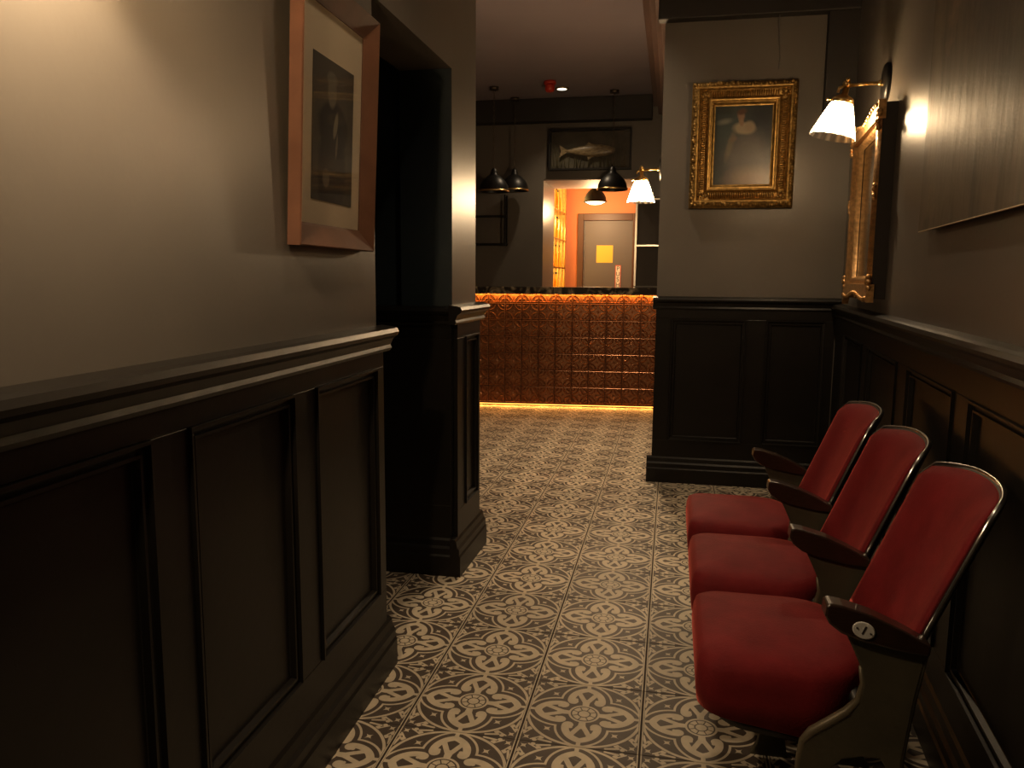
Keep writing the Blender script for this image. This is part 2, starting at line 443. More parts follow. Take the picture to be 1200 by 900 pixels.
# back corridor beyond the opening
struct(MB().box(-2.2, 1.0, 11.5, 11.6, 0, CEIL).build('wall_corridor_end', M['orange_wall']))
struct(MB().box(-1.95, -1.85, BY + 0.87, 11.5, 0, CEIL).build('wall_corridor_left', M['orange_wall']))
struct(MB().box(0.4, 0.5, BY + 0.87, 11.5, 0, CEIL).build('wall_corridor_right', M['orange_wall']))
struct(MB().box(-1.95, 0.5, BY + 0.87, 11.5, 2.62, 2.70).build('ceiling_corridor', M['corr_ceiling']))
# cornices
def stepped(name, m, steps):
    mb = MB()
    for st in steps: mb.box(*st)
    return struct(mb.build(name, m, bevel=0.006))
stepped('trim_2', M['cornice'], [(-0.13, wr(4.8), 4.80, FY, 2.72, 2.86), (-0.17, wr(4.8), 4.73, FY, 2.86, 3.0), (-0.23, wr(4.8), 4.66, FY, 3.0, CEIL)])
stepped('trim_3', M['cornice_rose'], [(-0.125, -0.09, FY + 0.01, 9.19, 2.88, 3.0), (-0.165, -0.09, FY + 0.01, 9.19, 2.96, 3.08), (-0.215, -0.09, FY + 0.01, 9.19, 3.06, 3.16), (-0.27, -0.09, FY + 0.01, 9.19, 3.15, CEIL)])
stepped('trim_4', M['cornice'], [(-3.15, -0.28, 9.04, BY, 3.0, CEIL)])
struct(MB().box(0.80, wr(4.8) + 0.03, 4.815, FY, 2.14, 2.73).build('trim_5', M['cornice']))

# ------------------------------------------------------------------ wainscot
def wainscot(wallobj, origin, normal, length, panels, z0, z1, ztop, end_cap=(0.0, 0.0), moulding=True, base_ext=(0.0, 0.0)):
    mw = wallframe(origin, normal)
    T = 0.022
    def put(mb, name, par=wallobj, bevel=0.002):
        o = mb.build(name, M['wood'], par, bevel=bevel); o.matrix_world = mw; return o
    zt = ztop - 0.03
    e0, e1 = end_cap; b0, b1 = base_ext
    put(MB().box(0, length, 0.0, zt, 0.0005, 0.006), 'backing_board', bevel=0)
    put(MB().box(0, length, z1, zt, 0.0, T), 'top_rail')
    put(MB().box(0, length, 0.0, z0, 0.0, T), 'bottom_rail')
    xs = [0.0] + [q for p in panels for q in p] + [length]
    for i in range(0, len(xs), 2):
        if xs[i + 1] - xs[i] > 0.01: put(MB().box(xs[i], xs[i + 1], z0, z1, 0.0, T), 'stile')
    for (a, b) in panels:
        f = put(MB().box(a + 0.03, b - 0.03, z0 + 0.03, z1 - 0.03, 0.004, 0.009), 'panel')
        ml = MB().sweep_rect(a, b, z0, z1, [(0, 0.006), (0, T + 0.008), (0.006, T + 0.008), (0.0075, T - 0.003), (0.019, T - 0.006), (0.0195, T + 0.001), (0.026, T + 0.001), (0.029, 0.010), (0.036, 0.006)])
        o = ml.build('panel_moulding', M['wood'], f); o.matrix_world = mw
    # dado rail: cap with nosing, scotia and bead
    prof = [(0.0, ztop - 0.075), (T + 0.004, ztop - 0.075), (T + 0.010, ztop - 0.066), (T + 0.006, ztop - 0.056), (T + 0.016, ztop - 0.036), (T + 0.030, ztop - 0.026), (T + 0.034, ztop - 0.016), (T + 0.028, ztop - 0.004), (T + 0.014, ztop), (0.0, ztop + 0.004)]
    mb = MB(); mb.prism([(p[1], p[0]) for p in prof], -e0, length + e1, 'x')
    put(mb, 'dado_rail', bevel=0)
    prof = [(0.0, 0.0), (0.045, 0.0), (0.045, 0.085), (0.040, 0.093), (0.040, 0.118), (0.032, 0.128), (0.028, 0.150), (T, 0.160), (0.0, 0.162)]
    mb = MB(); mb.prism([(p[1], p[0]) for p in prof], -b0, length + b1, 'x')
    put(mb, 'baseboard', bevel=0)
    return mw
# left wall
ln = math.hypot(0.0, 1); dl = Vector((LX1 - LX0, 2.27 - 0.9, 0)).normalized(); nl = Vector((dl.y, -dl.x, 0))
y_s = -0.4
def sl(y): return (y - y_s) / dl.y
wainscot(wall_left, (wl(y_s), y_s, 0), nl, sl(OPX), [(sl(0.08), sl(0.55)), (sl(0.66), sl(1.135)), (sl(1.245), sl(1.66)), (sl(1.78), sl(2.205))], 0.267, 0.978, 1.098, (0, 0.05), base_ext=(0, 0.03))
# pier beyond the opening: corridor face and the face inside the opening
wainscot(wall_left, (-0.875, JAMB, 0), (1, -0.014, 0), PIER_END - JAMB, [(0.115, 0.32)], 0.275, 1.003, 1.135, (0.055, 0.055), base_ext=(0.045, 0.045))
wainscot(wall_left, (-1.60, JAMB, 0), (0, -1, 0), 0.725, [], 0.3, 1.0, 1.13, (0, 0.0), base_ext=(0, 0.0))
# front pier facing the corridor
wainscot(wall_front, (-0.09, FY, 0), (0, -1, 0), wr(FY) + 0.09 - 0.03, [(0.093, 0.533), (0.645, 0.98)], 0.262, 1.012, 1.143, (0.02, 0.03), base_ext=(0.03, 0.02))
# right wall
dr = Vector((0.08, 1, 0)).normalized(); nr = Vector((-dr.y, dr.x, 0))
def rs(y): return (4.86 - y) / dr.y
wainscot(wall_right, (wr(4.86), 4.86, 0), nr, rs(0.3), [(rs(4.45), rs(3.81)), (rs(3.64), rs(2.98)), (rs(2.79), rs(2.21)), (rs(2.06), rs(1.40)), (rs(1.22), rs(0.55))], 0.262, 0.965, 1.112, (0.02, 0))

# ------------------------------------------------------------------ wall lamps
def wall_lamp(label, origin, normal, arm_len, tilt, power, soft=0.018, rad=0.095):
    mw = wallframe(origin, normal)
    t = empty('wall_lamp', mw=mw)
    tag(t, label, 'wall lamp', 'brass wall lamps with pleated glass shades')
    MB().lathe([(0.082, 0.0), (0.082, 0.012), (0.074, 0.02), (0.02, 0.026)], 28).build('backplate', M['black'], t)
    am = MB().tube([(0, 0, 0.02), (0, 0.0, arm_len * 0.5), (0, -0.004, arm_len)], 0.0075, 10).ball((0, 0, 0.03), 0.014).build('arm', M['brass'], t)
    kn = MB().ball((0, 0.004, arm_len), 0.017).tube([(-0.03, 0.014, arm_len), (0.03, 0.014, arm_len)], 0.005, 8).ball((-0.032, 0.014, arm_len), 0.009).ball((0.032, 0.014, arm_len), 0.009)
    kn.tube([(0, 0.0, arm_len + 0.0), (0, -0.012, arm_len + 0.03), (0, -0.03, arm_len + 0.034)], 0.006, 8)
    kn.build('knuckle', M['brass'], t)
    # shade assembly hangs from the end of the arm, tilted out from the wall
    q = Matrix.Translation((0, -0.012, arm_len)) @ Matrix.Rotation(tilt, 4, 'X') @ Matrix.Rotation(PI / 2, 4, 'X')
    # local axis: +z points up; y into wall
    def hang(mb, name, m, par=t):
        o = mb.build(name, m, par); o.matrix_basis = q @ Matrix.Translation((0, 0, 0)); return o
    Rf = Matrix.Rotation(-PI / 2, 4, 'X')
    q = Matrix.Translation((0, -0.012, arm_len)) @ Matrix.Rotation(-tilt, 4, 'X') @ Rf
    cp = MB().lathe([(0.012, 0.0), (0.014, -0.03), (0.034, -0.04), (0.046, -0.05), (0.048, -0.066), (0.042, -0.068)], 24)
    cap = hang(cp, 'cap', M['brass'])
    for k in range(3):
        sc = MB()
        a = 2 * PI * k / 3 + 0.5; sc.tube([(0.046 * math.cos(a), 0.046 * math.sin(a), -0.058), (0.062 * math.cos(a), 0.062 * math.sin(a), -0.058)], 0.003, 6).ball((0.064 * math.cos(a), 0.064 * math.sin(a), -0.058), 0.007, 6)
        sc.build('thumbscrew', M['brass'], cap)
    # pleated cone
    n = 112; vs = []; fs = []
    prof = [(0.044, -0.064), (0.05, -0.075), (0.062, -0.11), (0.078, -0.155), (rad, -0.205), (rad + 0.002, -0.212)]
    for (r, z) in prof:
        for k in range(n):
            a = 2 * PI * k / n; rr = r * (1 + 0.018 * math.cos(28 * a)); vs.append((rr * math.cos(a), rr * math.sin(a), z))
    for i in range(len(prof) - 1):
        for k in range(n): fs.append((i * n + k, i * n + (k + 1) % n, (i + 1) * n + (k + 1) % n, (i + 1) * n + k))
    hang(MB().add(vs, fs, True), 'shade', M['shade_glass'])
    bl = MB().lathe([(0.013, -0.066), (0.014, -0.08), (0.026, -0.102), (0.028, -0.115), (0.020, -0.130), (0.004, -0.136)], 16)
    blb = hang(bl, 'bulb', M['bulb'])
    L = bpy.data.lights.new('lamp_light', 'POINT'); L.energy = power; L.color = WARM; L.shadow_soft_size = soft
    lo = bpy.data.objects.new('lamp_light', L); COL.objects.link(lo); lo.parent = t
    lo.matrix_basis = q @ Matrix.Translation((0, 0, -0.158))
    return t
wall_lamp('brass wall lamp with pleated glass shade beside the gilt mirror', (wr(3.748), 3.748, 2.09), nr, 0.165, 0.22, P_RIGHT)
wall_lamp('brass wall lamp with pleated glass shade lit near the bar', (-0.09, 5.66, 2.0), (-1, 0, 0), 0.145, 0.0, P_BAR, 0.06)
wall_lamp('brass wall lamp on left wall nearer the camera than the framed print', (wl(0.92), 0.92, 2.0), nl, 0.155, 0.1, P_LEFT)


# ------------------------------------------------------------------ framed print on the left wall
t = empty('framed_print', mw=wallframe((wl(1.69), 1.69, 1.322), nl) @ Matrix.Rotation(math.radians(2.6), 4, 'X'))
tag(t, 'portrait print of a dark suited gentleman in a copper brown frame', 'picture')
Wd, Hd = 0.475, 0.625
MB().sweep_rect(0, Wd, 0, Hd, [(0, 0.004), (0, 0.034), (0.003, 0.037), (0.007, 0.035), (0.050, 0.013), (0.056, 0.011), (0.056, 0.006)]).build('frame', M['copper_frame'], t)
MB().box(0.005, Wd - 0.005, 0.005, Hd - 0.005, 0.002, 0.0075).build('mount', M['mount'], t)
pm = painted('portrait_print_ink', (0.055, 0.045, 0.033), [
    (0.0, 0.02, 0.13, 0.17, 0, 0.5, (0.085, 0.068, 0.046)),
    (-0.005, -0.10, 0.085, 0.14, 0, 0.12, (0.022, 0.017, 0.013)),
    (0.0, 0.015, 0.09, 0.06, 0, 0.12, (0.022, 0.017, 0.013)),
    (-0.012, 0.098, 0.026, 0.038, 0, 0.15, (0.17, 0.14, 0.095)),
    (-0.014, 0.128, 0.030, 0.018, 0, 0.2, (0.15, 0.13, 0.09)),
    (0.012, 0.020, 0.011, 0.034, -0.3, 0.2, (0.21, 0.18, 0.12)),
    (0.020, -0.03, 0.006, 0.030, -0.15, 0.2, (0.15, 0.12, 0.08)),
    (-0.042, -0.115, 0.020, 0.022, 0, 0.2, (0.15, 0.12, 0.08)),
    (0.02, -0.10, 0.10, 0.005, 0, 0.6, (0.08, 0.06, 0.04))], rough=0.9, bump=0)
po = MB().box(-0.125, 0.125, -0.172, 0.172, 0, 0.0015).build('print', pm, t); po.location = (Wd / 2, 0.115 + 0.172, 0.0073)
MB().box(0.056, Wd - 0.056, 0.056, Hd - 0.06, 0.0095, 0.0105).build('glass', M['pane'], t)

# ------------------------------------------------------------------ gilt framed painting on the front wall
t = empty('framed_painting', mw=wallframe((0.078, FY, 1.665), (0, -1, 0)))
tag(t, 'small oil painting of a woman in pale dress in deep fluted gold frame', 'picture')
Wd, Hd = 0.585, 0.71
MB().sweep_rect(0, Wd, 0, Hd, [(0, 0.0), (0, 0.03), (0.006, 0.036), (0.02, 0.060), (0.032, 0.066), (0.040, 0.064)]).build('frame', M['gilt_ornate'], t)
MB().sweep_rect(0, Wd, 0, Hd, [(0.040, 0.064), (0.046, 0.052), (0.062, 0.040), (0.082, 0.036), (0.092, 0.042), (0.096, 0.052)]).build('cove', M['gilt_ornate'], t)
MB().sweep_rect(0, Wd, 0, Hd, [(0.096, 0.052), (0.101, 0.058), (0.108, 0.056), (0.112, 0.044), (0.118, 0.044), (0.122, 0.036), (0.128, 0.024), (0.134, 0.022)]).build('sight_edge', M['gold'], t)
fl = MB(); st = 0.0125
def flute(x, y, vert):
    a, b = (0.005, 0.021) if vert else (0.021, 0.005)
    fl.ball((x, y, 0.044), 1.0, 4, (a * 0.80, b * 0.95, 0.020))
nx = int((Wd - 0.22) / st); ny = int((Hd - 0.22) / st)
for i in range(nx + 1):
    x = 0.11 + (Wd - 0.22) * i / nx; flute(x, 0.070, True); flute(x, Hd - 0.070, True)
for i in range(ny + 1):
    y = 0.11 + (Hd - 0.22) * i / ny; flute(0.070, y, False); flute(Wd - 0.070, y, False)
fo = fl.build('fluting', M['gold'], t); fo['kind'] = 'stuff'
orn = MB(); rr = random.Random(3)
def lump(x, y): orn.ball((x, y, 0.05 + rr.uniform(0, 0.012)), rr.uniform(0.007, 0.012), 4, (1.3, 1.3, 0.9))
for i in range(36):
    x = 0.02 + (Wd - 0.04) * i / 35; lump(x, 0.02 + rr.uniform(-0.006, 0.006)); lump(x, Hd - 0.02 + rr.uniform(-0.006, 0.006))
for i in range(44):
    y = 0.02 + (Hd - 0.04) * i / 43; lump(0.02 + rr.uniform(-0.006, 0.006), y); lump(Wd - 0.02 + rr.uniform(-0.006, 0.006), y)
for cx in (0.066, Wd - 0.066):
    for cy in (0.066, Hd - 0.066):
        for k in range(7):
            a = k * 0.9; orn.ball((cx + 0.018 * math.cos(a), cy + 0.018 * math.sin(a), 0.045), 0.010, 4)
oo = orn.build('carved_leaf_border', M['gilt_ornate'], t); oo['kind'] = 'stuff'
pm = painted('oil_portrait', (0.030, 0.034, 0.034), [
    (-0.05, 0.08, 0.10, 0.14, 0, 0.6, (0.040, 0.055, 0.055)),
    (-0.105, 0.135, 0.035, 0.014, 0.2, 0.6, (0.16, 0.16, 0.13)),
    (0.10, 0.08, 0.07, 0.16, 0, 0.5, (0.016, 0.020, 0.026)),
    (0.03, -0.09, 0.115, 0.16, 0, 0.35, (0.105, 0.095, 0.085)),
    (0.06, -0.19, 0.12, 0.06, 0.1, 0.6, (0.24, 0.17, 0.115)),
    (0.005, 0.095, 0.06, 0.032, -0.1, 0.25, (0.30, 0.245, 0.165)),
    (0.035, 0.105, 0.030, 0.03, 0, 0.3, (0.27, 0.21, 0.14)),
    (-0.012, 0.135, 0.013, 0.028, 0.2, 0.3, (0.24, 0.15, 0.09)),
    (-0.014, 0.165, 0.019, 0.025, 0.2, 0.3, (0.25, 0.15, 0.095)),
    (-0.010, 0.188, 0.026, 0.016, 0.3, 0.35, (0.10, 0.05, 0.03)),
    (-0.07, 0.0, 0.016, 0.075, -0.25, 0.5, (0.15, 0.125, 0.085)),
    (-0.055, 0.035, 0.022, 0.014, 0.4, 0.4, (0.17, 0.12, 0.08))], rough=0.32)
po = MB().box(-0.165, 0.165, -0.228, 0.228, 0, 0.003).build('canvas', pm, t); po.location = (Wd / 2, Hd / 2, 0.018)

# ------------------------------------------------------------------ gilt mirror on the right wall
t = empty('gilt_mirror', mw=wallframe((wr(4.20), 4.20, 1.155), nr))
tag(t, 'tall gilt framed mirror with carved scroll ends under a wall lamp', 'mirror')
Wd, Hd = 0.74, 0.80
MB().sweep_rect(0, Wd, 0.02, Hd, [(0, 0.0), (0, 0.052), (0.008, 0.055), (0.05, 0.05), (0.08, 0.045)]).build('frame_body', M['frame_back'], t)
MB().sweep_rect(0.004, Wd - 0.004, 0.03, Hd - 0.004, [(0, 0.052), (0.008, 0.066), (0.02, 0.072), (0.034, 0.066), (0.05, 0.050), (0.060, 0.054), (0.070, 0.056), (0.078, 0.046), (0.085, 0.03)], True).build('frame_moulding', M['gilt_warm'], t)
MB().box(0.07, Wd - 0.07, 0.07, Hd - 0.07, 0.022, 0.028).build('mirror_glass', M['lead'], t)
def crest(sign, y0):
    n = 40; pts = []
    for i in range(n + 1):
        u = i / n
        sc_ = 0.030 * abs(math.sin(3.5 * PI * u)) ** 0.7 + 0.022 * (1 - abs(2 * u - 1)) - 0.02 * (abs(2 * u - 1) ** 6)
        pts.append((-0.012 + (Wd + 0.024) * u, y0 - sign * (0.038 - sc_ * 0.9)))
    pts += [(Wd + 0.012, y0 + sign * 0.045), (-0.012, y0 + sign * 0.045)]
    mb = MB().prism(pts, 0.045, 0.074)
    for i in range(15):
        u = (i + 0.5) / 15; mb.ball((Wd * u, y0 - sign * (0.004 + 0.012 * math.sin(9 * u)), 0.074), 0.012, 6, (1.4, 0.8, 0.8))
    for cx in (-0.005, Wd + 0.005):
        for k in range(9):
            a = k * 0.75; r = 0.030 - 0.0026 * k; mb.ball((cx + r * math.cos(a), y0 + sign * (0.03 + k * 0.006) + r * math.sin(a), 0.07), 0.011, 6)
    return mb
crest(1, 0.035).build('carved_bottom_crest', M['gilt_warm'], t)
crest(-1, Hd - 0.02).build('carved_top_crest', M['gilt_warm'], t)
for cx in (0.008, Wd - 0.008):
    mb = MB()
    for k in range(8):
        a = k * 0.8; mb.ball((cx + 0.012 * math.cos(a), 0.455 - 0.03 + 0.008 * k + 0.006 * math.sin(a), 0.068), 0.009, 6)
    mb.build('carved_side_scroll', M['gilt_warm'], t)

# ------------------------------------------------------------------ unframed canvas on the right wall
t = empty('canvas_painting', mw=wallframe((wr(2.73), 2.73, 1.405), nr))
tag(t, 'large unframed abstract canvas with vertical dark brown streaks on the right wall', 'picture')
Wd, Hd = 1.15, 0.95
pm = painted('abstract_strokes', (0.115, 0.092, 0.064), [
    (0.30, 0.72, 0.055, 0.17, -0.35, 0.5, (0.24, 0.16, 0.10)),
    (0.62, 0.70, 0.16, 0.40, 0.0, 0.6, (0.06, 0.052, 0.042)),
    (0.35, 0.20, 0.30, 0.10, 0.2, 0.7, (0.16, 0.13, 0.09)),
    (0.10, 0.40, 0.05, 0.30, 0.1, 0.7, (0.20, 0.16, 0.10)),
    (0.80, 0.30, 0.12, 0.12, 0.2, 0.5, (0.05, 0.045, 0.035))], rough=0.46, streak=0.85, streak_scale=(3.6, 0.8, 1), streak_col=(0.040, 0.033, 0.025), bump=0.8, noise=2.2)
MB().box(0, Wd, 0, Hd, 0.034, 0.037).build('canvas', pm, t)
MB().box(0.002, Wd - 0.002, 0.002, Hd - 0.002, 0.012, 0.034).build('stretcher', M['frame_back'], t)
MB().box(0.0, Wd, -0.0025, 0.0, 0.030, 0.037).build('bottom_edge', M['mount'], t)

# ------------------------------------------------------------------ wire hanging from the cornice
tag(MB().tube([(0.535, FY - 0.085, 2.86), (0.545, FY - 0.083, 2.80), (0.538, FY - 0.04, 2.70), (0.548, FY - 0.006, 2.58), (0.556, FY - 0.005, 2.50), (0.552, FY - 0.006, 2.44)], 0.0022, 6).build('hanging_wire', M['white_wire']),
    'thin loose wire hanging down from the dark cornice above the gold framed painting', 'wire')

# ------------------------------------------------------------------ theatre seats
PITCH = 0.472; Y0 = 1.565
def rounded(u0, u1, v0, v1, rf, rb, n=7):
    pts = []
    for (cx, cy, a0, r) in ((u0 + rf, v0 + rf, PI, rf), (u1 - rb, v0 + rb, 1.5 * PI, rb), (u1 - rb, v1 - rb, 0, rb), (u0 + rf, v1 - rf, 0.5 * PI, rf)):
        for k in range(n): a = a0 + 0.5 * PI * k / (n - 1); pts.append((cx + r * math.cos(a), cy + r * math.sin(a)))
    return pts
def loft(pts, layers, cx, cy, zf):
    """stack scaled outlines: layers = (inset, z)"""
    n = len(pts); vs = []; fs = []
    ext = max(abs(p[1] - cy) for p in pts)
    for (ins, z) in layers:
        for p in pts:
            k = 1 - ins / ext; x, y = cx + (p[0] - cx) * k, cy + (p[1] - cy) * k
            vs.append((x, y, zf(x, y, z)))
    for i in range(len(layers) - 1):
        for k in range(n): fs.append((i * n + k, i * n + (k + 1) % n, (i + 1) * n + (k + 1) % n, (i + 1) * n + k))
    fs.append(tuple(range(n - 1, -1, -1))); fs.append(tuple(range((len(layers) - 1) * n, len(layers) * n)))
    return MB().add(vs, fs, True)
ARM = [(0.315, 0.624), (0.320, 0.630), (0.345, 0.627), (0.40, 0.612), (0.455, 0.589), (0.508, 0.562), (0.506, 0.540), (0.45, 0.545), (0.385, 0.558), (0.345, 0.571), (0.322, 0.588), (0.313, 0.604)]
STD = [(0.352, 0.575), (0.372, 0.535), (0.388, 0.50), (0.395, 0.465), (0.388, 0.428), (0.368, 0.402), (0.335, 0.375), (0.305, 0.352), (0.289, 0.33), (0.283, 0.29), (0.278, 0.15), (0.262, 0.03), (0.245, 0.0), (0.34, 0.0), (0.332, 0.05),
       (0.335, 0.22), (0.345, 0.28), (0.365, 0.303), (0.40, 0.313), (0.435, 0.313), (0.45, 0.29), (0.452, 0.15), (0.452, 0.04), (0.445, 0.0), (0.545, 0.0), (0.52, 0.04), (0.492, 0.16), (0.474, 0.31), (0.488, 0.44), (0.504, 0.545)]
def rim_path(y): return [(x, y, z) for (x, z) in STD[2:11]]
BZ0, BZ1 = 0.445, 0.818
def back_surface(off, inset, W0=0.402, nu=22, nv=16):
    """curved, leaning back panel with a gently crested top; off = distance behind the front"""
    pts = []
    for j in range(nv + 1):
        row = []
        for i in range(nu + 1):
            u = i / nu * 2 - 1
            half = W0 / 2 - inset
            top = BZ1 + 0.022 * (1 - u * u) - inset
            # round the two top corners
            e = max(0.0, abs(u) * half - (half - 0.024))
            top -= 0.024 - math.sqrt(max(0.0, 0.024 ** 2 - e ** 2))
            z = BZ0 + inset + (top - BZ0 - inset) * j / nv
            x = 0.440 + 0.41 * (z - 0.455) + 0.050 * (1 - abs(u) ** 2.7) + off
            row.append((x, u * half, z))
        pts.append(row)
    return pts
def sheet(front, back):
    nv, nu = len(front), len(front[0]); mb = MB()
    vs = [p for r in front for p in r] + [p for r in back for p in r]; o = nv * nu; fs = []
    for j in range(nv - 1):
        for i in range(nu - 1):
            a = j * nu + i; fs.append((a, a + 1, a + nu + 1, a + nu)); fs.append((o + a, o + a + nu, o + a + nu + 1, o + a + 1))
    ring = [i for i in range(nu)] + [j * nu + nu - 1 for j in range(1, nv)] + [(nv - 1) * nu + i for i in range(nu - 2, -1, -1)] + [j * nu for j in range(nv - 2, 0, -1)]
    for k in range(len(ring)):
        a, b = ring[k], ring[(k + 1) % len(ring)]; fs.append((a, o + a, o + b, b))
    return mb.add(vs, fs, True)
def make_seat():
    t = empty('theatre_seat')
    def std(y):
        s = MB().prism(STD, y - 0.011, y + 0.011, 'y').build('standard', M['iron'], t, bevel=0.003)
        MB().tube(rim_path(y - 0.004), [0.004, 0.006, 0.008, 0.010, 0.010, 0.010, 0.008, 0.006, 0.004], 8).build('worn_rim', M['iron_rim'], s)
        MB().tube([(0.504, y - 0.004, 0.54), (0.488, y - 0.004, 0.44), (0.474, y - 0.004, 0.31), (0.492, y - 0.004, 0.16), (0.52, y - 0.004, 0.04)], 0.006, 6).build('back_rib', M['iron'], s)
        a = MB().prism(ARM, y - 0.024, y + 0.024, 'y').build('armrest', M['arm_wood'], t, bevel=0.005, seg=3)
        return s, a
    s0, a0 = std(0.0)
    pts = rounded(0.080, 0.425, 0.030, 0.442, 0.055, 0.12)
    cx, cy = 0.25, 0.236
    def zf(x, y, z):
        return z + (0.012 * (1 - ((y - cy) / 0.21) ** 2) if z > 0.44 else 0) - (0.035 * min(1, max(0, (x - 0.08) / 0.2)) if z < 0.36 else 0)
    cushion = loft(pts, [(0.05, 0.338), (0.018, 0.339), (0.003, 0.348), (-0.001, 0.375), (-0.003, 0.405), (0.0, 0.436), (0.007, 0.450), (0.022, 0.458), (0.055, 0.462), (0.11, 0.466), (0.16, 0.468)], cx, cy, zf)
    seat = cushion.build('seat_cushion', M['velvet'], t)
    pan = loft(rounded(0.12, 0.415, 0.05, 0.422, 0.06, 0.10), [(0.012, 0.318), (0.0, 0.324), (0.0, 0.345)], 0.26, cy, lambda x, y, z: z - 0.035 * min(1, max(0, (x - 0.08) / 0.2)))
    pan.build('seat_pan', M['seat_shell'], t)
    MB().tube([(0.40, 0.014, 0.40), (0.40, 0.444, 0.40)], 0.016, 10).build('hinge_bar', M['black'], t)
    cyb = PITCH / 2
    def sh(rows): return [[(p[0], p[1] + cyb, p[2]) for p in r] for r in rows]
    f1 = sh(back_surface(0.022, 0.0)); b1 = sh(back_surface(0.036, 0.0))
    sheet(f1, b1).build('back_shell', M['seat_shell'], t)
    # velvet pad, puffed towards its middle
    fr = back_surface(0.0, 0.0045); nv, nu = len(fr) - 1, len(fr[0]) - 1
    for j in range(nv + 1):
        for i in range(nu + 1):
            e = min(i, nu - i, 3) / 3.0; g = min(j, nv - j, 3) / 3.0
            p = fr[j][i]; fr[j][i] = (p[0] + 0.018 - 0.022 * math.sqrt(max(0, min(e, 1) * min(1, g + 0.15 if j < nv else g))), p[1], p[2])
    sheet(sh(fr), sh(back_surface(0.023, 0.0045))).build('backrest', M['velvet'], t)
    nu = len(f1[0]); edge = [f1[j][0] for j in range(0, len(f1), 2)] + [f1[-1][i] for i in range(1, nu - 1)] + [f1[j][-1] for j in range(len(f1) - 1, -1, -2)]
    MB().tube([(p[0] + 0.006, p[1], p[2]) for p in edge], 0.0058, 8).build('chrome_edging', M['chrome'], t)
    return t, std, a0
S = []
lab = ['red velvet theatre seat nearest the camera, number plate on its armrest', 'red velvet theatre seat in the middle of the three', 'red velvet theatre seat farthest along the wall, with both armrests in view']
for k in range(3):
    t, std, a0 = make_seat()
    t.location = (0, Y0 + k * PITCH, 0)
    tag(t, lab[k], 'theatre seat', 'red velvet theatre seats along the right wall')
    if k == 0:
        pl = MB().lathe([(0.0205, 0.0), (0.0205, 0.0022), (0.0185, 0.003)], 24).build('number_plate', M['white_plate'], a0)
        pm_ = Matrix.Translation((0.384, -0.0242, 0.583)) @ Matrix.Rotation(math.radians(22), 4, 'Y') @ Matrix.Rotation(PI / 2, 4, 'X') @ Matrix.Diagonal((1.05, 0.80, 1, 1))
        pl.matrix_basis = pm_
        pl['label'] = 'oval white number plate'
        me = text_mesh('1', 0.031); me.materials.append(M['sign_dark'])
        for v in me.vertices: v.co.z += 0.0032
        for sx in (-0.013, 0.013):
            bm = bmesh.new(); bm.from_mesh(me)
            bmesh.ops.create_uvsphere(bm, u_segments=8, v_segments=5, radius=0.0024, matrix=Matrix.Translation((sx, 0, 0.003)))
            bm.to_mesh(me); bm.free()
        link('numeral', me, a0).matrix_basis = pm_
    if k == 2: std(PITCH)

# ------------------------------------------------------------------ bar counter with copper tiles
bd = Vector((1.683, 0.16, 0)).normalized(); bn = Vector((bd.y, -bd.x, 0))
p0 = Vector((-1.81, 7.48, 0)) - bd * 0.72
mwB = wallframe((p0.x, p0.y, 0), bn)
bar = empty('bar_counter', mw=mwB)
tag(bar, 'bar counter faced with embossed copper tiles under a black marble top', 'bar counter')
BL = 2.415
MB().box(0, BL, 0.03, 1.09, -0.55, -0.012).build('bar_body', M['copper_dark'], bar)
MB().box(-0.02, BL - 0.0, 1.098, 1.165, -0.72, 0.085).build('marble_top', M['marble'], bar, bevel=0.006)
MB().box(0, BL, 0.0, 0.03, -0.5, -0.05).build('toe_kick', M['black'], bar)
TB = 0.163
def bar_tile(y0, y1):
    mb = MB(); h = TB / 2; g = 0.0025
    lo, hi = y0 + g, y1 - g
    mb.box(-h + g, h - g, lo, hi, -0.012, 0.0)
    # raised border bead
    mb.sweep_rect(-h + g, h - g, lo, hi + (0.03 if y1 < h - 0.01 else 0), [(0, 0.0), (0.001, 0.009), (0.006, 0.011), (0.012, 0.0)])
    # four quarter-circle ribs and a middle boss
    def arc(cx, cy, a0, r, wdt, hh):
        n = 7; vs = []; fs = []
        for k in range(n + 1):
            a = a0 + 0.5 * PI * k / n
            for (rr, z) in ((r - wdt, 0.0), (r, hh), (r + wdt, 0.0)):
                y = min(hi, max(lo, cy + rr * math.sin(a))); vs.append((cx + rr * math.cos(a), y, z))
        for k in range(n):
            for q in range(2): fs.append((k * 3 + q, k * 3 + 3 + q, k * 3 + 4 + q, k * 3 + 1 + q))
        mb.add(vs, fs)
    e = h - 0.011
    corners = [(-e, -e, 0.0), (e, -e, 0.5 * PI), (e, e, PI), (-e, e, 1.5 * PI)]
    for (cx, cy, a0) in corners:
        if lo > -h + 0.02 and False: continue
        if y1 < h - 0.01 and cy > 0: continue
        arc(cx, cy, a0, 0.060, 0.0075, 0.013); arc(cx, cy, a0, 0.026, 0.008, 0.010)
    if y1 > 0.02:
        mb.add([(0.016, 0, 0), (0, 0.016, 0), (-0.016, 0, 0), (0, -0.016, 0), (0, 0, 0.008)], [(0, 1, 4), (1, 2, 4), (2, 3, 4), (3, 0, 4)])
    return mb
full = half = None
